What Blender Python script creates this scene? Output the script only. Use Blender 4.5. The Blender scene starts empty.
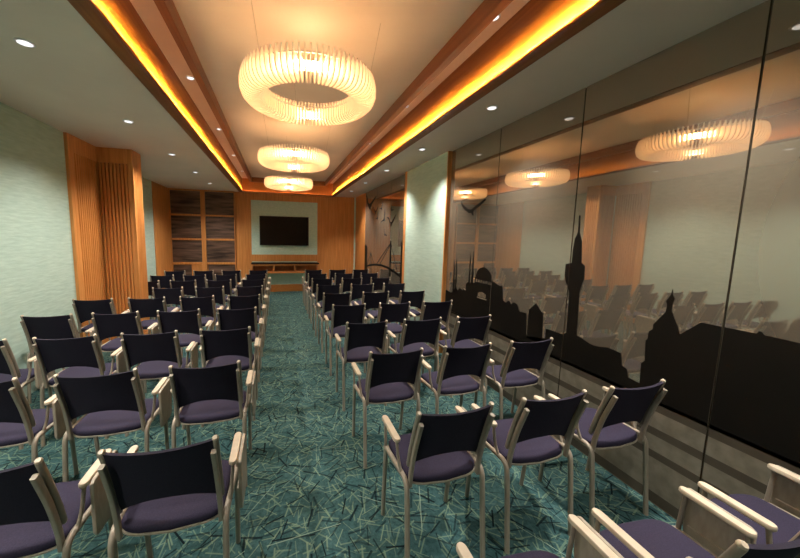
import bpy, bmesh, math, random
from mathutils import Vector, Matrix
from mathutils.geometry import tessellate_polygon

C = bpy.context.scene.collection
SC = bpy.context.scene
PI = math.pi
random.seed(7)

# ------------------------------------------------------------------ camera
cam_d = bpy.data.cameras.new('camera')
cam = bpy.data.objects.new('camera', cam_d)
C.objects.link(cam)
F_PX, CX, CY = 315.36, 360.03, 271.54
cam_d.sensor_width = 36.0
cam_d.sensor_fit = 'HORIZONTAL'
cam_d.lens = 36.0 * F_PX / 800.0
cam_d.shift_x = (400.0 - CX) / 800.0
cam_d.shift_y = (CY - 279.0) / 800.0
cam_d.clip_start = 0.02
yaw, pit, rol = 0.255458, 0.110832, -0.018262
fw = Vector((math.sin(yaw) * math.cos(pit), math.cos(yaw) * math.cos(pit), -math.sin(pit)))
rt = Vector((math.cos(yaw), -math.sin(yaw), 0))
dn = fw.cross(rt)
r2 = rt * math.cos(rol) + dn * math.sin(rol)
d2 = -rt * math.sin(rol) + dn * math.cos(rol)
mw = Matrix.Identity(4)
for i in range(3):
    mw[i][0] = r2[i]; mw[i][1] = -d2[i]; mw[i][2] = -fw[i]
mw[0][3], mw[1][3], mw[2][3] = 0, 0, 1.6
cam.matrix_world = mw
SC.camera = cam

# ------------------------------------------------------------------ world, exposure, light levels
w = bpy.data.worlds.new('world'); SC.world = w
w.use_nodes = True
w.node_tree.nodes['Background'].inputs[0].default_value = (0.6, 0.65, 0.7, 1)
w.node_tree.nodes['Background'].inputs[1].default_value = 0.02
SC.view_settings.view_transform = 'Standard'
SC.view_settings.look = 'None'
SC.view_settings.exposure = 0.0
SC.view_settings.gamma = 1.0
SC.cycles.max_bounces = 12
SC.cycles.diffuse_bounces = 9
SC.cycles.glossy_bounces = 4
SC.cycles.transmission_bounces = 4
SC.cycles.caustics_reflective = False
SC.cycles.caustics_refractive = False
SC.cycles.sample_clamp_indirect = 6.0

P_LOW = 275.0        # soffit downlights, W
P_HIGH = 60.0        # cove-strip downlights, W
E_RING = 88.0       # chandelier light band
E_LED = 200000.0        # cove strips
COL_DOWN = (1.0, 0.92, 0.84)
COL_WARM = (1.0, 0.64, 0.33)
COL_UP = (1.0, 0.46, 0.19)
E_UP = 34.0         # unseen upward tape added on top of the cove ledges
COL_LED = (1.0, 0.62, 0.09)

# ------------------------------------------------------------------ materials
def new_mat(name):
    m = bpy.data.materials.new(name); m.use_nodes = True
    nt = m.node_tree
    return m, nt, nt.nodes['Principled BSDF']

def N(nt, typ, **kw):
    n = nt.nodes.new(typ)
    for k, v in kw.items(): setattr(n, k, v)
    return n

def mth(nt, op, a, b=None, c=None):
    n = N(nt, 'ShaderNodeMath', operation=op)
    for i, v in enumerate((a, b, c)):
        if v is None: continue
        if isinstance(v, (int, float)): n.inputs[i].default_value = v
        else: nt.links.new(v, n.inputs[i])
    return n.outputs[0]

def coords(nt, scale=(1, 1, 1), kind='Object'):
    tc = N(nt, 'ShaderNodeTexCoord'); mp = N(nt, 'ShaderNodeMapping')
    mp.inputs['Scale'].default_value = scale
    nt.links.new(tc.outputs[kind], mp.inputs['Vector'])
    return mp.outputs[0]

def mix_col(nt, fac, a, b):
    n = N(nt, 'ShaderNodeMix', data_type='RGBA')
    for sock, v in ((n.inputs[0], fac), (n.inputs[6], a), (n.inputs[7], b)):
        if isinstance(v, (int, float)): sock.default_value = v
        elif isinstance(v, tuple): sock.default_value = (*v, 1) if len(v) == 3 else v
        else: nt.links.new(v, sock)
    return n.outputs[2]

def noise_mat(name, c1, c2, scale=(1, 1, 1), ns=6.0, rough=0.6, detail=4.0, bump=0.0, spec=0.4, metal=0.0, lo=0.35, hi=0.65):
    m, nt, bs = new_mat(name)
    v = coords(nt, scale)
    n = N(nt, 'ShaderNodeTexNoise')
    n.inputs['Scale'].default_value = ns; n.inputs['Detail'].default_value = detail
    nt.links.new(v, n.inputs['Vector'])
    mr = N(nt, 'ShaderNodeMapRange')
    mr.inputs[1].default_value = lo; mr.inputs[2].default_value = hi
    nt.links.new(n.outputs[0], mr.inputs[0])
    nt.links.new(mix_col(nt, mr.outputs[0], c1, c2), bs.inputs['Base Color'])
    bs.inputs['Roughness'].default_value = rough
    bs.inputs['Specular IOR Level'].default_value = spec
    bs.inputs['Metallic'].default_value = metal
    if bump:
        b = N(nt, 'ShaderNodeBump'); b.inputs['Strength'].default_value = bump; b.inputs['Distance'].default_value = 0.01
        nt.links.new(n.outputs[0], b.inputs['Height']); nt.links.new(b.outputs[0], bs.inputs['Normal'])
    return m

def emit_mat(name, col, strength):
    m, nt, bs = new_mat(name)
    bs.inputs['Base Color'].default_value = (0.8, 0.8, 0.8, 1)
    bs.inputs['Emission Color'].default_value = (*col, 1)
    bs.inputs['Emission Strength'].default_value = strength
    return m

M = {}
M['wood'] = noise_mat('orange_wood', (0.54, 0.215, 0.054), (0.68, 0.305, 0.090), (14, 14, 0.7), 3.0, 0.42, 5, 0.05)
M['wood_v'] = M['wood']
M['wood_h'] = noise_mat('orange_wood_along', (0.53, 0.210, 0.054), (0.65, 0.285, 0.084), (14, 0.7, 14), 3.0, 0.35, 5, 0.03)
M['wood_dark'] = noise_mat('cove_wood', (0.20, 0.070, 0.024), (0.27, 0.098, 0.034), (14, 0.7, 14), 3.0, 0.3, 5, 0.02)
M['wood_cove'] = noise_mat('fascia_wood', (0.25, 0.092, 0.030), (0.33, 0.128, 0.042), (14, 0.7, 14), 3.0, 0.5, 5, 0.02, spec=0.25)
M['walnut'] = noise_mat('dark_walnut', (0.028, 0.015, 0.010), (0.19, 0.115, 0.082), (1.0, 5, 8), 1.7, 0.45, 6, 0.03, lo=0.34, hi=0.70)
M['dark_void'] = noise_mat('shelf_interior', (0.34, 0.15, 0.06), (0.42, 0.19, 0.08), (4, 4, 4), 3, 0.6)
M['gypsum'] = noise_mat('ceiling_paint', (0.87, 0.745, 0.625), (0.91, 0.785, 0.66), (1, 1, 1), 2.0, 0.8)
M['plaster'] = noise_mat('green_plaster', (0.375, 0.52, 0.445), (0.485, 0.635, 0.55), (2.0, 1.6, 11), 4.0, 0.75, 7, 0.25, lo=0.28, hi=0.72)
M['plaster_far'] = noise_mat('green_wall_fabric', (0.50, 0.71, 0.62), (0.60, 0.79, 0.69), (3, 3, 5), 6.0, 0.8, 5, 0.1)
M['metal'] = noise_mat('beige_painted_metal', (0.265, 0.226, 0.174), (0.32, 0.275, 0.213), (20, 20, 3), 4, 0.42, 3, spec=0.5, metal=0.15)
M['cream'] = noise_mat('cream_plastic', (0.50, 0.42, 0.31), (0.56, 0.475, 0.355), (6, 6, 6), 4, 0.4)
M['tablet'] = noise_mat('beige_laminate', (0.30, 0.26, 0.20), (0.37, 0.325, 0.25), (10, 10, 3), 5, 0.45, 5)
M['fabric'] = noise_mat('navy_fabric', (0.022, 0.018, 0.036), (0.030, 0.0255, 0.048), (1, 1, 1), 220, 0.85, 2, spec=0.2)
M['back_fabric'] = noise_mat('navy_fabric_shaded', (0.015, 0.0125, 0.023), (0.021, 0.0175, 0.031), (1, 1, 1), 240, 0.8, 2, spec=0.2)  # seat fabric again, with the shade of the chair backs put into its colour
M['white_metal'] = noise_mat('white_enamel', (0.75, 0.74, 0.72), (0.78, 0.77, 0.75), (1, 1, 1), 3, 0.4)
M['lens'] = emit_mat('downlight_lens', (0.95, 0.93, 1.0), 1.4)
M['band'] = emit_mat('chandelier_light_band', COL_WARM, E_RING)
M['inner_band'] = emit_mat('chandelier_inner_band', COL_WARM, E_RING * 0.12)
M['uplight'] = emit_mat('added_cove_uplight', COL_UP, E_UP)
M['led'] = emit_mat('warm_led', COL_LED, E_LED)
M['black'] = noise_mat('black_plastic', (0.008, 0.008, 0.008), (0.012, 0.011, 0.010), (1, 1, 1), 5, 0.35)
M['screen'] = noise_mat('tv_screen', (0.007, 0.005, 0.004), (0.010, 0.0075, 0.006), (1, 1, 1), 30, 0.5, spec=0.1)
M['print'] = noise_mat('black_print', (0.0062, 0.0054, 0.0042), (0.0085, 0.0072, 0.0055), (1, 1, 1), 3, 0.55, spec=0.1)
M['stripe'] = noise_mat('dark_stripe_print', (0.062, 0.052, 0.038), (0.078, 0.066, 0.048), (1, 1, 1), 4, 0.5, spec=0.2)
M['pale_stripe'] = noise_mat('pale_print_and_highlight', (0.15, 0.135, 0.10), (0.21, 0.19, 0.145), (1, 5, 5), 3, 0.5, 6, spec=0.25)
M['joint'] = noise_mat('joint_backing', (0.11, 0.095, 0.072), (0.13, 0.11, 0.085), (1, 1, 1), 4, 0.6)

def fin_mat():
    m, nt, bs = new_mat('lamp_fin_veneer')
    bs.inputs['Base Color'].default_value = (0.92, 0.82, 0.64, 1)
    bs.inputs['Emission Color'].default_value = (1.0, 0.84, 0.58, 1); bs.inputs['Emission Strength'].default_value = 0.25  # faint self-glow on the fins stands in for lamp light passing through
    bs.inputs['Roughness'].default_value = 0.6
    tr = N(nt, 'ShaderNodeBsdfTranslucent'); tr.inputs[0].default_value = (0.88, 0.68, 0.42, 1)
    mx = N(nt, 'ShaderNodeMixShader'); mx.inputs[0].default_value = 0.15
    out = nt.nodes['Material Output']
    nt.links.new(bs.outputs[0], mx.inputs[1]); nt.links.new(tr.outputs[0], mx.inputs[2]); nt.links.new(mx.outputs[0], out.inputs[0])
    return m
M['fin'] = fin_mat()

def mirror_mat():
    m, nt, bs = new_mat('bronze_mirror_glass')
    bs.inputs['Base Color'].default_value = (0.172, 0.144, 0.108, 1)
    bs.inputs['Roughness'].default_value = 0.5
    bs.inputs['Specular IOR Level'].default_value = 0.0
    gl = N(nt, 'ShaderNodeBsdfGlossy'); gl.inputs['Color'].default_value = (0.81, 0.74, 0.63, 1); gl.inputs['Roughness'].default_value = 0.02
    lw = N(nt, 'ShaderNodeLayerWeight'); lw.inputs['Blend'].default_value = 0.35
    fac = mth(nt, 'MULTIPLY_ADD', lw.outputs['Facing'], 0.14, 0.36)
    mx = N(nt, 'ShaderNodeMixShader')
    nt.links.new(fac, mx.inputs[0])
    out = nt.nodes['Material Output']
    nt.links.new(bs.outputs[0], mx.inputs[1]); nt.links.new(gl.outputs[0], mx.inputs[2]); nt.links.new(mx.outputs[0], out.inputs[0])
    return m
M['mirror'] = mirror_mat()

def carpet_mat():
    m, nt, bs = new_mat('teal_stick_carpet')
    tc = N(nt, 'ShaderNodeTexCoord')
    sep0 = tc.outputs['Object']
    # mottled teal ground
    n1 = N(nt, 'ShaderNodeTexNoise'); n1.inputs['Scale'].default_value = 38; n1.inputs['Detail'].default_value = 6; n1.inputs['Roughness'].default_value = 0.75
    nt.links.new(sep0, n1.inputs['Vector'])
    mr = N(nt, 'ShaderNodeMapRange'); mr.inputs[1].default_value = 0.27; mr.inputs[2].default_value = 0.68
    nt.links.new(n1.outputs[0], mr.inputs[0])
    col = mix_col(nt, mr.outputs[0], (0.010, 0.034, 0.040), (0.052, 0.118, 0.118))
    def sticks(scale, off, halfw, halfl):
        mp = N(nt, 'ShaderNodeMapping'); mp.inputs['Scale'].default_value = (scale, scale, 1)
        mp.inputs['Location'].default_value = (off, off * 1.7, 0); mp.inputs['Rotation'].default_value = (0, 0, off * 0.9)
        nt.links.new(sep0, mp.inputs['Vector'])
        vo = N(nt, 'ShaderNodeTexVoronoi', voronoi_dimensions='2D'); vo.inputs['Scale'].default_value = 1.0
        nt.links.new(mp.outputs[0], vo.inputs['Vector'])
        sub = N(nt, 'ShaderNodeVectorMath', operation='SUBTRACT')
        nt.links.new(mp.outputs[0], sub.inputs[0]); nt.links.new(vo.outputs['Position'], sub.inputs[1])
        sx = N(nt, 'ShaderNodeSeparateXYZ'); nt.links.new(sub.outputs[0], sx.inputs[0])
        sc = N(nt, 'ShaderNodeSeparateColor'); nt.links.new(vo.outputs['Color'], sc.inputs[0])
        ang = mth(nt, 'MULTIPLY', sc.outputs[0], 2 * PI)
        cs, sn = mth(nt, 'COSINE', ang), mth(nt, 'SINE', ang)
        d = mth(nt, 'ABSOLUTE', mth(nt, 'ADD', mth(nt, 'MULTIPLY', sx.outputs[0], cs), mth(nt, 'MULTIPLY', sx.outputs[1], sn)))
        t = mth(nt, 'ABSOLUTE', mth(nt, 'SUBTRACT', mth(nt, 'MULTIPLY', sx.outputs[1], cs), mth(nt, 'MULTIPLY', sx.outputs[0], sn)))
        a = mth(nt, 'LESS_THAN', d, mth(nt, 'MULTIPLY', mth(nt, 'ADD', sc.outputs[1], 0.5), halfw * scale))
        b = mth(nt, 'LESS_THAN', t, halfl * scale)
        k = mth(nt, 'MULTIPLY', mth(nt, 'MULTIPLY', a, b), mth(nt, 'MULTIPLY_ADD', sc.outputs[2], 0.6, 0.4))
        return k
    for sc_, off in ((9.5, 1.3), (8.2, 5.9), (9.0, 9.1), (7.4, 14.6), (10.6, 22.2)):
        col = mix_col(nt, mth(nt, 'MULTIPLY', sticks(sc_, off, 0.0033, 0.052), 0.72), col, (0.17, 0.245, 0.165))
    for sc_, off in ((6.0, 3.1), (8.0, 7.7), (6.6, 12.3), (7.2, 31.3)):
        col = mix_col(nt, mth(nt, 'MULTIPLY', sticks(sc_, off, 0.0042, 0.058), 0.95), col, (0.0015, 0.005, 0.008))
    col = mix_col(nt, mth(nt, 'MULTIPLY', sticks(2.2, 41.0, 0.0018, 0.20), 0.8), col, (0.30, 0.40, 0.31))
    nt.links.new(col, bs.inputs['Base Color'])
    bs.inputs['Roughness'].default_value = 0.95
    bs.inputs['Specular IOR Level'].default_value = 0.1
    b = N(nt, 'ShaderNodeBump'); b.inputs['Strength'].default_value = 0.3; b.inputs['Distance'].default_value = 0.004
    n2 = N(nt, 'ShaderNodeTexNoise'); n2.inputs['Scale'].default_value = 300
    nt.links.new(sep0, n2.inputs['Vector']); nt.links.new(n2.outputs[0], b.inputs['Height']); nt.links.new(b.outputs[0], bs.inputs['Normal'])
    return m
M['carpet'] = carpet_mat()

# ------------------------------------------------------------------ mesh helpers
def box(bm, x0, x1, y0, y1, z0, z1):
    vs = [bm.verts.new((x, y, z)) for z in (z0, z1) for y in (y0, y1) for x in (x0, x1)]
    for f in ((0, 2, 3, 1), (4, 5, 7, 6), (0, 1, 5, 4), (2, 6, 7, 3), (0, 4, 6, 2), (1, 3, 7, 5)):
        bm.faces.new([vs[i] for i in f])

def boxes(*bs):
    bm = bmesh.new()
    for b in bs: box(bm, *b)
    return bm

def obj(name, bm, mat, parent=None, smooth=False, bevel=0.0, loc=None, seg=2, angle=40):
    bmesh.ops.recalc_face_normals(bm, faces=bm.faces)
    me = bpy.data.meshes.new(name)
    if bevel:
        bmesh.ops.bevel(bm, geom=[e for e in bm.edges if len(e.link_faces) == 2 and e.calc_face_angle(0) > 0.6], offset=bevel, segments=seg, profile=0.5, affect='EDGES')
    bm.to_mesh(me); bm.free()
    me.materials.append(M[mat] if isinstance(mat, str) else mat)
    if smooth:
        me.polygons.foreach_set('use_smooth', [True] * len(me.polygons))
        me.set_sharp_from_angle(angle=math.radians(angle))
    o = bpy.data.objects.new(name, me); C.objects.link(o)
    if parent: o.parent = parent
    if loc: o.location = loc
    return o

def tag(o, label, cat, group=None):
    o['label'] = label; o['category'] = cat
    if group: o['group'] = group
    return o

def struct(name, bm, mat, **kw):
    o = obj(name, bm, mat, **kw); o['kind'] = 'structure'; return o

def thing(name, label, cat, loc=(0, 0, 0), group=None):
    o = bpy.data.objects.new(name, None); C.objects.link(o)
    o.location = loc; o.empty_display_size = 0.1
    return tag(o, label, cat, group)

def dup(root, loc, label, group=None):
    r = root.copy(); C.objects.link(r); r.location = loc; r['label'] = label
    if group: r['group'] = group
    for ch in list(root.children):
        c = ch.copy(); C.objects.link(c); c.parent = r
        for g in list(ch.children):
            d = g.copy(); C.objects.link(d); d.parent = c
    return r

def round_path(pts, rad, seg=5):
    pts = [Vector(p) for p in pts]
    out = [pts[0]]
    for i in range(1, len(pts) - 1):
        p, a, b = pts[i], pts[i - 1], pts[i + 1]
        r = min(rad, (p - a).length * 0.49, (b - p).length * 0.49)
        s, e = p + (a - p).normalized() * r, p + (b - p).normalized() * r
        for k in range(seg + 1):
            t = k / seg
            out.append(s * (1 - t) ** 2 + p * 2 * t * (1 - t) + e * t * t)
    out.append(pts[-1])
    return out

def sweep(bm, pts, prof, up=Vector((1, 0, 0)), cap_round=False):
    """sweep a closed 2-D profile (a along 'up', b across) along a path"""
    pts = [Vector(p) for p in pts]
    rings = []
    n = len(pts)
    for i, p in enumerate(pts):
        t = (pts[min(i + 1, n - 1)] - pts[max(i - 1, 0)]).normalized()
        a = (up - t * up.dot(t)).normalized(); b = t.cross(a)
        rings.append([bm.verts.new(p + a * u + b * v) for u, v in prof])
    k = len(prof)
    for i in range(n - 1):
        for j in range(k):
            bm.faces.new((rings[i][j], rings[i][(j + 1) % k], rings[i + 1][(j + 1) % k], rings[i + 1][j]))
    for ring, end, pend in ((rings[0], pts[0], pts[1]), (rings[-1], pts[-1], pts[-2])):
        if cap_round:
            d = (end - pend).normalized()
            size = max(math.hypot(u, v) for u, v in prof)
            mid = [bm.verts.new(end + (v.co - end) * 0.7 + d * size * 0.55) for v in ring]
            for j in range(k):
                bm.faces.new((ring[j], ring[(j + 1) % k], mid[(j + 1) % k], mid[j]))
            bm.faces.new(mid)
        else:
            bm.faces.new(ring)

def circ(r, n=10, sx=1.0, sy=1.0):
    return [(r * sx * math.cos(2 * PI * k / n), r * sy * math.sin(2 * PI * k / n)) for k in range(n)]

def rrect(w_, h_, r=0.004):
    out = []
    for sx, sy, a0 in ((1, 1, 0), (-1, 1, 90), (-1, -1, 180), (1, -1, 270)):
        for k in range(3):
            a = math.radians(a0 + 45 * k)
            out.append((sx * (w_ / 2 - r) + r * math.cos(a), sy * (h_ / 2 - r) + r * math.sin(a)))
    return out

def prism(bm, outline, d):
    """outline: list of Vector, extruded by vector d"""
    a = [bm.verts.new(p) for p in outline]; b = [bm.verts.new(Vector(p) + Vector(d)) for p in outline]
    bm.faces.new(a); bm.faces.new(b[::-1])
    n = len(a)
    for i in range(n):
        bm.faces.new((a[i], b[i], b[(i + 1) % n], a[(i + 1) % n]))

# ------------------------------------------------------------------ room constants
XR, XL, XRL = 2.215, -2.37, -2.68      # right glass face, left wall face, left recess face
ZC, ZU = 2.726, 3.065                  # soffit height, upper ceiling height
YB, YF = 9.15, -1.9                    # back wall, front wall
FL, FR = -0.897, 1.519                  # cove fascia faces
LO, RO = -0.985, 1.593                 # outer edges of the fascia boards
YCB = 9.0                              # cove end at the back
PY0, PY1, PX = 5.12, 5.41, -1.925      # pilaster

# ------------------------------------------------------------------ structure
struct('floor', boxes((-2.9, 2.5, YF - 0.1, YB + 0.2, -0.12, 0.0)), 'carpet')
struct('ceiling', boxes((-2.9, LO, YF - 0.1, YB + 0.2, ZC, ZC + 0.06), (RO, 2.5, YF - 0.1, YB + 0.2, ZC, ZC + 0.06),
                        (LO, RO, YF - 0.1, YB + 0.2, ZU, ZU + 0.08)), 'gypsum')
struct('wall_left', boxes((-2.9, XL, YF, PY0, 0, ZC), (-2.9, XRL, PY0, YB + 0.02, 0, ZC)), 'plaster')
struct('wall_back', boxes((-2.9, 2.5, YB + 0.02, YB + 0.2, 0, ZC)), 'wood')
struct('wall_front', boxes((-2.9, 2.5, YF - 0.1, YF, 0, ZC)), 'plaster')
struct('wall_right', boxes((XR + 0.014, 2.5, YF, YB + 0.02, 0, ZC)), 'joint')

# wooden cove boards round the raised ceiling, and the slim beams below it
bm = boxes((LO, FL, YF, YB, ZC - 0.004, ZU), (FR, RO, YF, YB, ZC - 0.004, ZU))
struct('trim_1', bm, 'wood_cove')
struct('trim_2', boxes((FL, FR, YCB, YB, ZC - 0.004, ZU)), 'wood_h')
struct('trim_3', boxes((-0.69, -0.63, YF, 8.81, 2.95, ZU), (1.25, 1.31, YF, 8.81, 2.95, ZU), (-0.63, 1.25, 8.75, 8.81, 2.95, ZU)), 'wood_dark')
struct('trim_4', boxes((LO + 0.1, FR, YF, YF + 0.1, ZC, ZU)), 'wood_dark')
# small ledges that carry the light strips; hidden lip added to cut the glow
bm = bmesh.new()
for f_, s_ in ((FL, 1), (FR, -1)):
    for a_, b_, z0_, z1_ in ((0, 0.022, -0.004, 0.0), (0.0185, 0.022, 0.0, 0.0155), (0.0065, 0.0185, 0.0140, 0.0155)):
        box(bm, min(f_ + s_ * a_, f_ + s_ * b_), max(f_ + s_ * a_, f_ + s_ * b_), YF + 0.1, YCB, ZC + z0_, ZC + z1_)
box(bm, FL + 0.03, FR - 0.03, YCB - 0.022, YCB, ZC - 0.004, ZC); box(bm, FL + 0.03, FR - 0.03, YCB - 0.022, YCB - 0.019, ZC, ZC + 0.012)  # back ledge, added along with the back strip
struct('trim_5', bm, 'wood_dark')

def led(f_, s_, label):
    bm = bmesh.new(); y = YF + 0.14
    xs = lambda a, b: (min(f_ + s_ * a, f_ + s_ * b), max(f_ + s_ * a, f_ + s_ * b))
    while y < YCB - 0.06:
        box(bm, *xs(0.0069, 0.0076), y, y + 0.045, ZC + 0.0004, ZC + 0.0012); y += 0.12
    o = tag(obj('cove_light_strip', bm, 'led'), label, 'light strip', 'cove light strips')
    obj('added_uplight_tape', boxes((*xs(0.011, 0.015), YF + 0.14, YCB - 0.02, ZC + 0.0156, ZC + 0.0160)), 'uplight', o)  # unseen tape added to light the upper strip and beam sides
    return o
led(FL, 1, 'amber light strip glowing along the left wooden ceiling cove')
led(FR, -1, 'amber light strip glowing along the right wooden ceiling cove')

tag(obj('cove_light_strip', boxes((FL + 0.05, FR - 0.05, YCB - 0.015, YCB - 0.009, ZC + 0.0005, ZC + 0.001)), 'uplight'),  # unseen strip added to brighten the back fascia
    'added unseen orange light strip along the back wooden cove above the television', 'light strip', 'cove light strips')

# wood cladding of the left wall and the pilaster: flat frame with raised flutes
def flutes_x(bm, x, y0, y1, z0, z1, pitch, d):   # on a face looking to +x
    n = max(1, round((y1 - y0) / pitch)); p = (y1 - y0) / n
    for i in range(n): box(bm, x - 0.004, x + d, y0 + i * p + p * 0.23, y0 + (i + 1) * p - p * 0.23, z0, z1)
def flutes_y(bm, y, x0, x1, z0, z1, pitch, d):   # on a face looking to -y
    n = max(1, round((x1 - x0) / pitch)); p = (x1 - x0) / n
    for i in range(n): box(bm, x0 + i * p + p * 0.23, x0 + (i + 1) * p - p * 0.23, y - d, y + 0.004, z0, z1)

bm = bmesh.new()
a0, a1 = 4.505, PY0
box(bm, XL - 0.01, XL + 0.008, a0, a1, 0, ZC)
box(bm, XL + 0.008, XL + 0.034, a0, a0 + 0.11, 0, ZC); box(bm, XL + 0.008, XL + 0.034, a0 + 0.11, a1, 2.53, ZC); box(bm, XL + 0.008, XL + 0.034, a0 + 0.11, a1, 0, 0.12)
flutes_x(bm, XL + 0.008, a0 + 0.125, a1 - 0.01, 0.12, 2.53, 0.042, 0.024)
struct('trim_6', bm, 'wood')
bm = bmesh.new()
box(bm, XL, PX - 0.03, PY0 + 0.03, PY1, 0, ZC)
# front face frame
box(bm, XL + 0.034, PX, PY0, PY0 + 0.03, 2.53, ZC); box(bm, XL + 0.034, PX, PY0, PY0 + 0.03, 0, 0.12)
box(bm, PX - 0.065, PX, PY0, PY0 + 0.03, 0.12, 2.53); box(bm, XL + 0.034, XL + 0.035, PY0, PY0 + 0.03, 0.12, 2.53)
flutes_y(bm, PY0 + 0.03, XL + 0.035, PX - 0.065, 0.12, 2.53, 0.042, 0.028)
# side face frame (faces the aisle)
box(bm, PX - 0.03, PX, PY0 + 0.03, PY0 + 0.045, 0, ZC); box(bm, PX - 0.03, PX, PY1 - 0.025, PY1, 0, ZC)
box(bm, PX - 0.03, PX, PY0 + 0.045, PY1 - 0.03, 2.54, ZC); box(bm, PX - 0.03, PX, PY0 + 0.045, PY1 - 0.03, 0, 0.12)
flutes_x(bm, PX - 0.03, PY0 + 0.055, PY1 - 0.03, 0.12, 2.54, 0.04, 0.028)
struct('trim_7', bm, 'wood')
# wood on the far left recess wall and at the end of the right wall
def boards_x(x, sgn, y0, y1, z0, z1, pitch):
    bm = bmesh.new(); n = round((y1 - y0) / pitch); p = (y1 - y0) / n
    box(bm, min(x, x + sgn * 0.006), max(x, x + sgn * 0.006), y0, y1, z0, z1)
    for i in range(n): box(bm, min(x, x + sgn * 0.014), max(x, x + sgn * 0.014), y0 + i * p + 0.003, y0 + (i + 1) * p - 0.003, z0, z1)
    return bm
def boards_y(bm, y, x0, x1, z0, z1, pitch):
    n = max(1, round((x1 - x0) / pitch)); p = (x1 - x0) / n
    box(bm, x0, x1, y - 0.006, y, z0, z1)
    for i in range(n): box(bm, x0 + i * p + 0.003, x0 + (i + 1) * p - 0.003, y - 0.014, y, z0, z1)
    return bm
struct('trim_8', boards_x(XRL, 1, 8.04, YB, 0, ZC, 0.18), 'wood')
struct('trim_9', boards_x(XR + 0.02, -1, 8.03, YB - 0.03, 0, ZC, 0.10), 'wood')
struct('trim_10', boxes((XR - 0.035, XR + 0.014, YB - 0.03, YB + 0.01, 0, ZC)), 'plaster_far')

# back wall: wood boards around the green panel
bm = bmesh.new()
boards_y(bm, YB + 0.02, 1.103, XR - 0.036, 0.2, ZC - 0.002, 0.092)
boards_y(bm, YB + 0.02, -1.10, -0.70, 0.2, ZC - 0.002, 0.10)
box(bm, -0.70, 1.103, YB, YB + 0.02, 2.53, ZC - 0.002)
box(bm, -0.70, 1.103, YB, YB + 0.02, 0.86, 1.05)
struct('trim_11', bm, 'wood')
struct('baseboard_back', boxes((-1.10, XR - 0.036, YB - 0.005, YB + 0.02, 0, 0.2)), 'wood_h')
tag(obj('wall_panel', boxes((-0.698, 1.101, YB + 0.004, YB + 0.02, 1.052, 2.528)), 'plaster_far'),
    'large pale green wall panel framed by wood behind the television', 'wall panel')
tag(obj('wall_panel', boxes((-0.698, 1.101, YB + 0.004, YB + 0.02, 0.202, 0.858)), 'plaster_far'),
    'low pale green wall panel under the floating wooden console', 'wall panel')

# right wall column: green front, orange wooden edges
struct('column', boxes((2.168, XR + 0.012, 3.85, 5.20, 0, ZC)), 'plaster')
struct('trim_12', boxes((2.163, XR + 0.012, 3.828, 3.85, 0, ZC)), 'wood')
struct('trim_13', boxes((2.163, XR + 0.012, 5.20, 5.29, 0, ZC)), 'wood')

# ------------------------------------------------------------------ mirror glass panels with the printed skyline
def cut_print(name, polys, y0, y1, mat, parent, x=XR, t=0.0012, off=0.0014, origin=(0, 0, 0)):
    bm = bmesh.new()
    for pl in polys:
        if max(p[0] for p in pl) <= y0 or min(p[0] for p in pl) >= y1: continue
        vs = [bm.verts.new((x - off, p[0], p[1])) for p in pl]
        for tri in tessellate_polygon([[Vector((p[0], p[1], 0)) for p in pl]]):
            bm.faces.new([vs[i] for i in tri])
    if not bm.faces: bm.free(); return None
    for py, ny in ((y0, -1), (y1, 1)):
        bmesh.ops.bisect_plane(bm, geom=bm.verts[:] + bm.edges[:] + bm.faces[:], dist=1e-6, plane_co=(0, py, 0), plane_no=(0, ny, 0), clear_outer=True)
    if not bm.faces: bm.free(); return None
    r = bmesh.ops.extrude_face_region(bm, geom=bm.faces[:])
    bmesh.ops.translate(bm, verts=[v for v in r['geom'] if isinstance(v, bmesh.types.BMVert)], vec=(-t, 0, 0))
    bmesh.ops.translate(bm, verts=bm.verts[:], vec=(-origin[0], -origin[1], -origin[2]))
    return obj(name, bm, mat, parent)

def spire(yb, zb, yt, zt, wd):
    n = 0.012
    return [(yb + wd, zb), (yb + wd, zb + (zt - zb) * .35), (yb + wd * 1.5, zb + (zt - zb) * .38), (yb + wd * .8, zb + (zt - zb) * .41),
            (yb + wd * .7, zb + (zt - zb) * .7), (yt, zt), (yb - wd * .7, zb + (zt - zb) * .7), (yb - wd * .8, zb + (zt - zb) * .41),
            (yb - wd * 1.5, zb + (zt - zb) * .38), (yb - wd, zb + (zt - zb) * .35), (yb - wd, zb)]
ZB = 0.636
mosque = [(3.95, 0.62), (3.95, 0.90), (3.80, 0.90), (3.713, 0.886), (3.639, 0.894), (3.60, 0.955), (3.564, 0.973), (3.54, 0.955), (3.523, 0.938), (3.50, 0.968), (3.478, 0.978), (3.45, 0.97),
          (3.427, 0.954), (3.40, 0.975), (3.375, 0.975), (3.352, 0.960), (3.352, 1.046), (3.323, 1.071), (3.20, 1.086), (3.168, 1.098)]
mosque_r = [(3.168, 1.100), (2.888, 1.108), (2.865, 1.150), (2.744, 1.117), (2.73, 1.128), (2.712, 1.122), (2.700, 1.05), (2.695, 0.985), (2.677, 0.973), (2.655, 0.970), (2.642, 0.967), (2.626, 0.985), (2.609, 0.990), (2.588, 0.985), (2.573, 0.962),
            (2.55, 0.985), (2.521, 0.989), (2.495, 0.982), (2.475, 0.959), (2.461, 0.922), (2.37, 0.922), (2.352, 0.719), (2.330, 0.716), (2.142, 0.760), (2.142, 0.843), (2.111, 0.846), (1.986, 0.846), (1.966, 0.853)]
arch_b = [(3.130, 0.926), (2.935, 0.926)]
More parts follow.
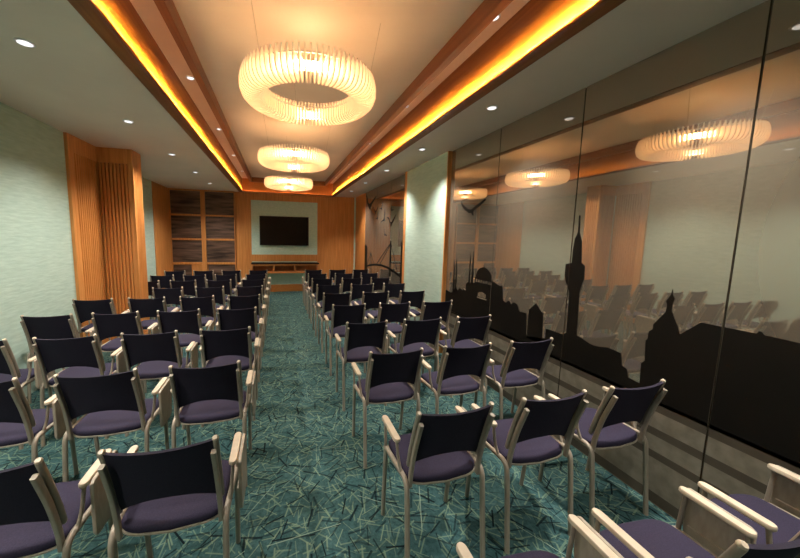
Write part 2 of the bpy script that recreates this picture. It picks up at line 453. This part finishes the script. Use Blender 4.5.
tower_l = [(1.947, 0.872), (1.954, 1.196), (1.992, 1.270), (2.008, 1.32), (2.008, 1.412), (1.956, 1.425), (1.956, 1.538), (1.948, 1.613), (1.934, 1.642), (1.928, 1.667), (1.930, 1.788), (1.921, 1.788), (1.913, 1.66), (1.904, 1.633), (1.889, 1.589), (1.875, 1.432),
           (1.846, 1.414), (1.842, 1.314), (1.868, 1.215), (1.857, 0.875)]
row_r = [(1.814, 0.868), (1.760, 0.850), (1.723, 0.844), (1.675, 0.849), (1.62, 0.864), (1.529, 0.856), (1.517, 0.777), (1.483, 0.765), (1.471, 0.713), (1.402, 0.706), (1.406, 0.838), (1.389, 0.859), (1.397, 0.989), (1.387, 1.0), (1.386, 1.049), (1.366, 1.07), (1.366, 1.101),
         (1.337, 1.149), (1.313, 1.188), (1.309, 1.235), (1.317, 1.253), (1.306, 1.277), (1.297, 1.294), (1.293, 1.330), (1.287, 1.295), (1.277, 1.275), (1.284, 1.250), (1.284, 1.206), (1.276, 1.186), (1.244, 1.114), (1.232, 1.078), (1.149, 1.170), (0.943, 1.172), (0.936, 1.186), (0.926, 1.186), (0.918, 1.173), (0.812, 1.170),
         (0.45, 1.16), (0.45, 1.02), (0.20, 1.02), (0.20, 0.90), (-0.25, 0.88), (-0.30, 1.10), (-0.5, 1.2), (-0.7, 1.10), (-0.75, 0.85), (-1.30, 0.82), (-1.95, 0.85), (-1.95, 0.62)]
outline_main = mosque + mosque_r + tower_l + row_r
dome = [(3.182, 1.143)] + [(3.028 + 0.142 * math.cos(a), 1.158 + 0.125 * math.sin(a)) for a in [PI * k / 14 for k in range(15)]] + [(2.885, 1.150)]
dome = [(3.182, 1.138), (3.182, 1.158)] + dome[1:-1] + [(2.868, 1.158), (2.868, 1.138)]
finial = [(3.036, 1.27), (3.030, 1.318), (3.024, 1.27)]
win_posts = [[(3.18 - 0.045 * k, 1.09), (3.18 - 0.045 * k, 1.145), (3.17 - 0.045 * k, 1.145), (3.17 - 0.045 * k, 1.09)] for k in range(7)]
kiosk = [(2.345, 0.70), (2.345, 0.963), (2.269, 1.039), (2.185, 0.960), (2.172, 0.70)]
minarets = [spire(3.633, .88, 3.640, 1.335, .019), spire(3.583, .88, 3.592, 1.36, .019), spire(3.294, 1.04, 3.304, 1.442, .016), spire(3.237, 1.05, 3.246, 1.457, .016)]
sky = [outline_main, dome, finial, kiosk] + minarets
arches = []
for k in range(6):                              # a fan of pale window strips under a round arch
    ya = 3.105 - k * 0.024; yb = ya - 0.014; ym = (ya + yb) / 2
    arches.append([(ya, 0.945), (ya, 0.957 + 0.045 * math.sqrt(max(0.02, 1 - ((ym - 3.038) / 0.08) ** 2))), (yb, 0.957 + 0.045 * math.sqrt(max(0.02, 1 - ((ym - 3.038) / 0.08) ** 2))), (yb, 0.945)])
arches.append([(3.12, 0.925), (3.12, 0.938), (2.95, 0.938), (2.95, 0.925)])
bird = [(3.560, 2.062), (3.515, 2.018), (3.404, 1.955), (3.33, 1.937), (3.236, 1.979), (3.086, 2.039), (3.066, 2.026), (3.169, 1.969), (3.279, 1.925), (3.295, 1.902), (3.281, 1.87), (3.298, 1.871), (3.326, 1.899), (3.392, 1.902), (3.405, 1.920), (3.475, 1.950), (3.545, 2.010)]

def gull(y, z, s, t=0.0):
    s *= 1.3
    pts = [(-1, .62), (-.6, .36), (-.15, .02), (0, .06), (.2, .05), (.65, .40), (1, .42), (.6, .25), (.2, -.12), (.1, -.35), (-.05, -.3), (-.15, -.12), (-.55, .14)]
    ct, st = math.cos(t), math.sin(t)
    return [(y + s * (a * ct - b * st), z + s * (a * st + b * ct)) for a, b in pts]
def bar(p, q, wd):
    d = Vector((q[0] - p[0], q[1] - p[1])).normalized(); n = Vector((-d[1], d[0])) * wd / 2
    return [(p[0] + n[0], p[1] + n[1]), (q[0] + n[0], q[1] + n[1]), (q[0] - n[0], q[1] - n[1]), (p[0] - n[0], p[1] - n[1])]
big_bird = [(8.028, 2.700), (7.90, 2.62), (7.78, 2.45), (7.66, 2.40), (7.52, 2.43), (7.30, 2.50), (7.085, 2.545), (7.25, 2.46), (7.46, 2.38), (7.56, 2.28), (7.62, 2.26), (7.70, 2.30), (7.84, 2.42)]
arc_t = [(8.02, 0.80), (7.702, 0.885), (7.40, 0.935), (7.114, 0.967), (6.601, 0.997), (6.209, 0.985), (5.856, 0.950), (5.435, 0.885)]
deck = arc_t + [(y, z - 0.045) for y, z in arc_t[::-1]]
tall = [(5.50, 0.62), (5.50, 1.50), (5.455, 1.56), (5.42, 1.50), (5.42, 0.62)]
dark_l = [(8.02, 0.62), (8.02, 1.36), (7.90, 1.40), (7.80, 1.34), (7.76, 0.62)]
far_sky = [deck, tall, dark_l, bar((6.06, 1.52), (6.06, 0.64), 0.06), bar((6.03, 1.48), (6.70, 1.0), 0.018), bar((6.06, 1.48), (6.95, 0.98), 0.018), bar((6.05, 1.48), (5.65, 0.94), 0.018), bar((6.1, 1.15), (6.0, 1.15), 0.12),
           bar((7.46, 1.22), (7.40, 0.64), 0.035), bar((7.46, 1.20), (7.75, 0.90), 0.014), bar((7.46, 1.20), (7.2, 0.97), 0.014), bar((6.12, 0.86), (6.0, 0.86), 0.10)]
gulls = [big_bird, gull(7.15, 2.19, .17, .1), gull(6.70, 2.235, .11, -.5), gull(6.99, 2.04, .11, -.6), gull(6.52, 1.99, .15, -.8), gull(6.07, 1.89, .20, .05), gull(6.05, 2.15, .09, .6), gull(6.42, 1.66, .10, .7)]
far_base = [[(8.02, 0.60), (8.02, 0.66), (5.29, 0.66), (5.29, 0.60)]]

def stripes(y0, y1):
    q = lambda za, zb: [[(y0, za), (y0, zb), (y1, zb), (y1, za)]]
    return q(0.575, ZB) + q(0.425, 0.472) + q(0.285, 0.330) + q(0.009, 0.075), q(ZB, 0.641) + q(0.004, 0.009) + q(0.472, 0.575) + q(0.330, 0.425) + q(0.075, 0.285)  # pale strip at the floor is a painted baseboard highlight; the others are print

joints = [-1.70, -0.78, 0.14, 1.06, 1.971, 2.889, 3.828]
glass_labels = ['mirror glass panel behind the viewer end of the right wall, low printed roofs',
                'mirror glass panel on the right wall next to the viewer, printed round hall',
                'mirror glass panel nearest the viewer, printed with a long dark flat roof',
                'mirror glass panel printed with a pointed church tower on the right wall',
                'mirror glass panel printed with a tall balconied minaret and small kiosk',
                'mirror glass panel printed with a domed mosque and one flying bird beside the column']
def glass_panel(y0, y1, label, far=False):
    g = 0.005
    bm = boxes((0, 0.012, -(y1 - y0) / 2 + g, (y1 - y0) / 2 - g, 0.003, ZC - 0.001))
    yc = (y0 + y1) / 2
    o = tag(obj('glass_panel', bm, 'mirror', loc=(XR, yc, 0)), label, 'glass panel', 'printed mirror glass panels')
    org = (XR, yc, 0); a, b = y0 + g, y1 - g
    cut_print('skyline_print', far_sky + far_base if far else sky, a, b, 'print', o, origin=org)
    for g_ in (gulls if far else []): cut_print('gull_print', [g_], a, b, 'print', o, origin=org)
    if not far:
        cut_print('bird_print', [bird], a, b, 'print', o, origin=org)
        cut_print('arch_print', arches, a, b, 'pale_stripe', o, origin=org, off=0.0030)
        cut_print('drum_print', win_posts, a, b, 'print', o, origin=org)
    dk, pl = stripes(a, b)
    cut_print('dark_stripes', dk, a, b, 'stripe', o, origin=org)
    cut_print('pale_stripes', pl, a, b, 'pale_stripe', o, origin=org)
    return o
for i in range(6): glass_panel(joints[i], joints[i + 1], glass_labels[i])
for y0, y1, lb in ((5.295, 6.095, 'narrow mirror glass panel just beyond the column, printed bridge mast at its edge'),
                   (6.095, 7.025, 'mirror glass panel beyond the column printed with a bridge and small gulls'),
                   (7.025, 8.025, 'farthest mirror glass panel printed with a big gull, against the wood end wall')):
    glass_panel(y0, y1, lb, True)

# ------------------------------------------------------------------ back wall furniture
t = thing('wall_cabinet', 'tall orange wood cabinet with dark walnut panels left of the television', 'cabinet', (-1.89, YB - 0.02, 0))
def loc_boxes(ox, oy, *bs):
    return boxes(*[(a - ox, b - ox, c - oy, d - oy, e, f) for a, b, c, d, e, f in bs])
ox, oy = -1.89, YB - 0.02
cx0, cx1 = XRL + 0.017, -1.102
cols_ = ((-2.645, -1.935), (-1.83, -1.125))
rows_ = ((2.095, 2.690), (1.470, 2.055), (0.845, 1.428))
fr = [(cx0, cols_[0][0], oy - 0.04, oy + 0.03, 0, ZC - 0.003), (cols_[0][1], cols_[1][0], oy - 0.04, oy + 0.03, 0, ZC - 0.003), (cols_[1][1], cx1, oy - 0.04, oy + 0.03, 0, ZC - 0.003)]
for c0, c1 in cols_:
    for z0, z1 in ((2.690, ZC - 0.003), (2.055, 2.095), (1.428, 1.470), (0.790, 0.845), (0, 0.1)):
        fr.append((c0, c1, oy - 0.038, oy + 0.03, z0, z1))
obj('frame', loc_boxes(ox, oy, *fr), 'wood', t)
for c0, c1 in cols_:
    for z0, z1 in rows_:
        obj('panel', loc_boxes(ox, oy, (c0 + 0.004, c1 - 0.004, oy - 0.012, oy + 0.02, z0 + 0.004, z1 - 0.004)), 'walnut', t)
obj('panel', loc_boxes(ox, oy, (-2.63, -2.20, oy - 0.012, oy + 0.02, 0.104, 0.786)), 'walnut', t)
obj('panel', loc_boxes(ox, oy, (-1.80, -1.129, oy - 0.012, oy + 0.02, 0.104, 0.781)), 'walnut', t)
obj('filler_panel', loc_boxes(ox, oy, (-2.198, -1.937, oy - 0.036, oy + 0.02, 0.1, 0.783)), 'wood', t)

t = thing('television', 'black flat screen television on the pale green wall panel', 'television', (0.184, YB - 0.05, 1.31))
def rel(o3, *bs): return boxes(*[(a - o3[0], b - o3[0], c - o3[1], d - o3[1], e - o3[2], f - o3[2]) for a, b, c, d, e, f in bs])
o3 = (0.184, YB - 0.05, 1.31)
obj('case', rel(o3, (-0.48, 0.848, YB - 0.06, YB - 0.025, 1.312, 2.112)), 'black', t, bevel=0.004)
obj('screen', rel(o3, (-0.462, 0.83, YB - 0.063, YB - 0.058, 1.333, 2.094)), 'screen', t)
obj('wall_bracket', rel(o3, (-0.1, 0.47, YB - 0.025, YB + 0.0035, 1.5, 1.9)), 'black', t)

o3 = (0.205, YB - 0.15, 0.5)
t = thing('wall_console', 'floating orange wood console with three open compartments and black top under the television', 'console', o3)
yf = YB - 0.30
obj('top', rel(o3, (-0.70, 1.12, yf - 0.01, YB - 0.001, 0.805, 0.838)), 'screen', t, bevel=0.003)
shell = [(-0.69, 1.11, yf, YB - 0.002, 0.555, 0.60), (-0.69, 1.11, yf, YB - 0.002, 0.775, 0.804), (-0.69, 1.11, YB - 0.03, YB - 0.002, 0.60, 0.775)]
for x in (-0.69, -0.127, 0.435, 1.08): shell.append((x, x + 0.03, yf, YB - 0.03, 0.60, 0.775))
obj('body', rel(o3, *shell), 'wood_h', t)
for a, b in ((-0.66, -0.127), (-0.097, 0.435), (0.465, 1.08)):
    obj('compartment_lining', rel(o3, (a + 0.002, b - 0.002, YB - 0.034, YB - 0.0302, 0.602, 0.773)), 'dark_void', t)

# ------------------------------------------------------------------ downlights
def spot(name, parent, z, watts, angle, col=COL_DOWN):
    l = bpy.data.lights.new(name, 'SPOT'); l.energy = watts; l.spot_size = math.radians(angle); l.spot_blend = 1.0
    l.color = col; l.shadow_soft_size = 0.06
    o = bpy.data.objects.new(name, l); C.objects.link(o); o.parent = parent; o.location = (0, 0, z)
    return o
def lathe(prof, n=24):
    bm = bmesh.new(); rings = []
    for r, z in prof:
        rings.append([bm.verts.new((r * math.cos(2 * PI * k / n), r * math.sin(2 * PI * k / n), z)) for k in range(n)])
    for a, b in zip(rings, rings[1:]):
        for k in range(n): bm.faces.new((a[k], a[(k + 1) % n], b[(k + 1) % n], b[k]))
    bm.faces.new(rings[0]); bm.faces.new(rings[-1][::-1])
    return bm
ORD = ['first', 'second', 'third', 'fourth', 'fifth', 'sixth', 'seventh', 'eighth', 'ninth', 'tenth']
dl_proto = {}
def downlight(x, y, z, rad, watts, angle, label, group):
    key = (rad, watts, angle)
    if key not in dl_proto:
        r = thing('downlight', label, 'downlight', (x, y, z), group)
        obj('trim_ring', lathe([(rad + 0.012, 0.0), (rad + 0.012, -0.004), (rad, -0.006), (rad, 0.0)]), 'white_metal', r, smooth=True)
        obj('lens', lathe([(rad - 0.001, 0.0), (rad - 0.001, -0.0065), (0.01, -0.0075)]), 'lens', r)
        spot('lamp', r, -0.012, watts, angle)
        dl_proto[key] = r
        return r
    return dup(dl_proto[key], (x, y, z), label, group)
for i, y in enumerate((-0.24, 1.13, 2.49, 3.86, 5.23, 6.57, 7.88)):
    for side, x in (('left', -1.465), ('right', 1.80)):
        lb = f'round downlight in the {side} low soffit, {ORD[i - 2]} in view from the viewer' if i > 1 else f'round downlight in the {side} low soffit, {"above" if i else "behind"} the viewer'
        downlight(x, y, ZC, 0.036, P_LOW, 134 if side == 'left' else 106, lb, 'downlights in the low soffits')
for i, y in enumerate((0.48, 1.98, 3.48, 4.98, 6.5, 8.0)):
    for side, x in (('left', -0.785), ('right', 1.405)):
        lb = f'small downlight between beam and {side} wooden cove, {ORD[i]} from the viewer'
        downlight(x, y, ZU, 0.030, P_HIGH, 56, lb, 'downlights between beam and cove')

# ------------------------------------------------------------------ chandeliers
def chandelier(loc, label):
    t = thing('ring_chandelier', label, 'chandelier', loc, 'ring chandeliers down the middle of the ceiling')
    H0 = 0.0
    prof = [(.318, .036), (.328, .014), (.352, .001), (.405, .0), (.440, .012), (.463, .036), (.475, .070), (.476, .112), (.470, .146), (.460, .176), (.450, .154), (.432, .142), (.352, .138), (.336, .158), (.325, .135), (.317, .085)]
    bm = bmesh.new(); n = 84; th = 0.0042
    for k in range(n):
        a = 2 * PI * k / n; ca, sa = math.cos(a), math.sin(a)
        out = [Vector((r * ca + th * sa, r * sa - th * ca, z)) for r, z in prof]
        prism(bm, out, (-2 * th * sa, 2 * th * ca, 0))
    obj('shade_fins', bm, 'fin', t)
    def ring(r0, r1, z0, z1, n=84):
        bm = bmesh.new(); R = []
        for r, z in ((r0, z0), (r1, z0), (r1, z1), (r0, z1)):
            R.append([bm.verts.new((r * math.cos(2 * PI * (k + .5) / n), r * math.sin(2 * PI * (k + .5) / n), z)) for k in range(n)])
        for a, b in zip(R, R[1:] + R[:1]):
            for k in range(n): bm.faces.new((a[k], a[(k + 1) % n], b[(k + 1) % n], b[k]))
        return bm
    obj('light_band', ring(.395, .404, .056, .104), 'band', t)
    obj('inner_light_band', ring(.380, .392, .058, .102), 'inner_band', t)
    obj('support_ring', ring(.4415, .448, .128, .136), 'white_metal', t)
    obj('support_ring', ring(.328, .335, .112, .120), 'white_metal', t)
    top = ZU - loc[2]
    for a in (100, 220, 340):
        r = math.radians(a)
        bm = bmesh.new()
        sweep(bm, [(.42 * math.cos(r), .42 * math.sin(r), .13), (.50 * math.cos(r), .50 * math.sin(r), top - 0.002)], circ(.0011, 5))
        obj('suspension_wire', bm, 'cream', t)
    return t
ch = chandelier((0.231, 2.415, 2.526), 'largest glowing ring chandelier of cream fins, nearest the viewer')
dup(ch, (0.229, 4.52, 2.526), 'middle one of three glowing cream ring chandeliers')
dup(ch, (0.226, 6.60, 2.526), 'smallest glowing cream ring chandelier, farthest, near the television wall')

# ------------------------------------------------------------------ chairs
def make_chair(label):
    t = thing('conference_chair', label, 'chair')
    OY = -0.25                                     # origin below the middle of the seat
    V = lambda x, y, z: (x, y + OY, z)
    # seat cushion and the pale shell under it
    def seat_outline(grow=0.0):
        pts = []
        hw, y0, y1 = 0.195 + grow, 0.060 - grow, 0.410 + grow
        for k in range(44):
            a = 2 * PI * k / 44
            ca, sa = math.cos(a), math.sin(a)
            e = 0.27
            x = hw * math.copysign(abs(ca) ** e, ca)
            y = (y0 + y1) / 2 + (y1 - y0) / 2 * math.copysign(abs(sa) ** e, sa)
            u = x / hw
            if sa < 0: y += 0.030 * u * u * min(1, -sa * 1.5)
            else: y -= 0.020 * u * u * min(1, sa * 1.5)
            pts.append((x * (1 - 0.02 * (y - y0)), y))
        return pts
    def cushion(layers):
        bm = bmesh.new(); rings = []
        for ins, z in layers:
            o_ = seat_outline(-ins)
            rings.append([bm.verts.new(V(x, y, z + 0.006 * math.sin((y - 0.05) * 7) - 0.010 * max(0, (y - 0.36)) / 0.09)) for x, y in o_])
        n = len(rings[0])
        for a, b in zip(rings, rings[1:]):
            for k in range(n): bm.faces.new((a[k], a[(k + 1) % n], b[(k + 1) % n], b[k]))
        bm.faces.new(rings[0][::-1]); bm.faces.new(rings[-1])
        return bm
    obj('seat', cushion([(0.004, 0.436), (0.0, 0.443), (0.0, 0.458), (0.005, 0.467), (0.016, 0.473), (0.04, 0.476), (0.09, 0.477)]), 'fabric', t, smooth=True)
    obj('seat_shell', cushion([(0.010, 0.427), (-0.002, 0.429), (-0.003, 0.432), (-0.002, 0.4355)]), 'tablet', t, smooth=True)
    # backrest: curved, with an arched lower edge
    tube_pts = [(0.098, 0.525), (0.082, 0.60), (0.058, 0.685), (0.034, 0.76), (0.018, 0.805), (0.010, 0.828)]
    def ty(z):
        for (ya, za), (yb, zb) in zip(tube_pts, tube_pts[1:]):
            if z <= zb or zb == tube_pts[-1][1]:
                return ya + (yb - ya) * (z - za) / (zb - za)
    bm = bmesh.new(); nu, nv = 16, 10; fr_, bk = [], []
    for i in range(nu + 1):
        u = -1 + 2 * i / nu
        zt = 0.829 - 0.006 * (1 - u * u); zb = 0.531 + 0.056 * (1 - abs(u) ** 2.2)
        rowf, rowb = [], []
        for j in range(nv + 1):
            v = j / nv; z = zb + (zt - zb) * v
            y = ty(z) - 0.028 * (1 - u * u)
            th = 0.0075 if j > 0 else 0.004
            rowf.append(bm.verts.new(V(0.180 * u, y + th, z))); rowb.append(bm.verts.new(V(0.180 * u, y - th, z)))
        fr_.append(rowf); bk.append(rowb)
    for i in range(nu):
        for j in range(nv):
            bm.faces.new((fr_[i][j], fr_[i + 1][j], fr_[i + 1][j + 1], fr_[i][j + 1]))
            bm.faces.new((bk[i][j], bk[i][j + 1], bk[i + 1][j + 1], bk[i + 1][j]))
        bm.faces.new((fr_[i][nv], fr_[i + 1][nv], bk[i + 1][nv], bk[i][nv])); bm.faces.new((fr_[i][0], bk[i][0], bk[i + 1][0], fr_[i + 1][0]))
    for i in (0, nu):
        for j in range(nv): bm.faces.new((fr_[i][j], fr_[i][j + 1], bk[i][j + 1], bk[i][j]))
    obj('backrest', bm, 'back_fabric', t, smooth=True)
    for s in (-1, 1):
        # upholstery tube with rounded cap, and the flat bar behind it
        bm = bmesh.new()
        sweep(bm, [V(s * 0.184, y, z) for y, z in tube_pts], circ(0.0115, 10), cap_round=True)
        obj('back_tube', bm, 'metal', t, smooth=True)
        bm = bmesh.new(); cpt = tube_pts[-1]
        sweep(bm, [V(s * 0.184, cpt[0] + 0.001, cpt[1] + 0.002), V(s * 0.184, cpt[0] - 0.001, cpt[1] + 0.005)], circ(0.0120, 10), cap_round=True)
        obj('tube_cap', bm, 'cream', t, smooth=True)
        bm = bmesh.new()
        sweep(bm, round_path([V(s * 0.182, 0.080, 0.428), V(s * 0.182, 0.074, 0.50), V(s * 0.180, 0.048, 0.63), V(s * 0.179, -0.007, 0.790)], 0.08), rrect(0.018, 0.022, 0.004))
        obj('back_post', bm, 'metal', t, smooth=True)
        # rear leg runs up, bends and becomes the side rail
        bm = bmesh.new()
        sweep(bm, round_path([V(s * 0.203, 0.022, 0.0), V(s * 0.202, 0.052, 0.30), V(s * 0.202, 0.070, 0.462), V(s * 0.211, 0.350, 0.450)], 0.05, 6), circ(0.0125, 10))
        obj('leg', bm, 'metal', t, smooth=True)
        # front leg leans back up to the armrest
        bm = bmesh.new()
        sweep(bm, [V(s * 0.202, 0.385, 0.0), V(s * 0.210, 0.346, 0.456)], circ(0.0118, 10))
        obj('leg', bm, 'metal', t, smooth=True)
        bm = bmesh.new()
        sweep(bm, [V(s * 0.213, 0.340, 0.450), V(s * 0.222, 0.334, 0.612)], circ(0.0080, 10))
        obj('arm_support', bm, 'metal', t, smooth=True)
        bm = bmesh.new()
        sweep(bm, round_path([V(s * 0.206, 0.125, 0.455), V(s * 0.214, 0.152, 0.51), V(s * 0.222, 0.164, 0.612)], 0.04), circ(0.0075, 10))
        obj('arm_support', bm, 'metal', t, smooth=True)
        # armrest pad
        bm = bmesh.new(); out = []
        L0, L1, hw = 0.144, 0.357, 0.0175
        for k in range(9):
            a = PI * k / 8; out.append((hw * math.cos(a), L1 - 0.02 + 0.02 * math.sin(a)))
        for k in range(9):
            a = PI + PI * k / 8; out.append((hw * math.cos(a), L0 + 0.02 + 0.02 * math.sin(a)))
        rr = []
        for ins, z in ((0.8, 0.609), (1.0, 0.613), (1.0, 0.623), (0.85, 0.628)):
            rr.append([bm.verts.new(V(s * 0.222 + px * ins, 0.23 + (py - 0.23) * (ins * .15 + .85), z + 0.02 * (py - 0.23))) for px, py in out])
        n = len(out)
        for a, b in zip(rr, rr[1:]):
            for k in range(n): bm.faces.new((a[k], a[(k + 1) % n], b[(k + 1) % n], b[k]))
        bm.faces.new(rr[0][::-1]); bm.faces.new(rr[-1])
        obj('armrest', bm, 'cream', t, smooth=True)
    # writing tablet folded down outside the right armrest
    bm = bmesh.new()
    outl = [(0.300, 0.661), (0.130, 0.657), (0.113, 0.648), (0.110, 0.44), (0.122, 0.418), (0.270, 0.408), (0.292, 0.42), (0.306, 0.56), (0.312, 0.650)]
    prism(bm, [Vector(V(0.242, y + 0.042, z - 0.034)) for y, z in outl], (0.015, 0, 0))
    tb = obj('writing_tablet', bm, 'tablet', t, bevel=0.004)
    obj('tablet_hinge', boxes((0.230, 0.242, 0.22 + OY, 0.28 + OY, 0.598, 0.611)), 'metal', tb)
    obj('tablet_rib', boxes((0.234, 0.2422, 0.165 + OY, 0.325 + OY, 0.470, 0.482)), 'tablet', tb)
    return t

col_l = ((-0.420, 'aisle seat'), (-0.968, 'second from the aisle'), (-1.511, 'third from the aisle'), (-2.050, 'outermost by the wall'))
col_r = ((0.776, 'aisle seat'), (1.328, 'middle seat'), (1.882, 'seat beside the glass wall'))
row_y = [1.186 + 0.743 * (k - 1) for k in range(10)]
spots = []
for k, y in enumerate(row_y):
    for i, (x, nm) in enumerate(col_l):
        if k == 0 or (k == 1 and i > 1) or (k == 2 and i > 2) or (k == 6 and i == 3): continue
        rn = 'nearest visible row' if k == 1 else ('last row' if k == 9 else f'{ORD[k - 1]} row from the viewer')
        spots.append((x, y, f'navy chair left of the aisle, {nm}, {rn}', 'chairs left of the aisle'))
    for i, (x, nm) in enumerate(col_r):
        rn = 'row at the bottom edge' if k == 0 else ('last row' if k == 9 else f'{ORD[k]} row from the viewer')
        spots.append((x, y, f'navy chair right of the aisle, {nm}, {rn}', 'chairs right of the aisle'))
proto = make_chair(spots[0][2])
for i, (x, y, lb, gp) in enumerate(spots):
    o = proto if i == 0 else dup(proto, (0, 0, 0), lb)
    o.location = (x, y + (0.27 if x < 0 else 0.25), 0); o['group'] = gp
    o.rotation_euler = (0, 0, random.uniform(-0.004, 0.004))
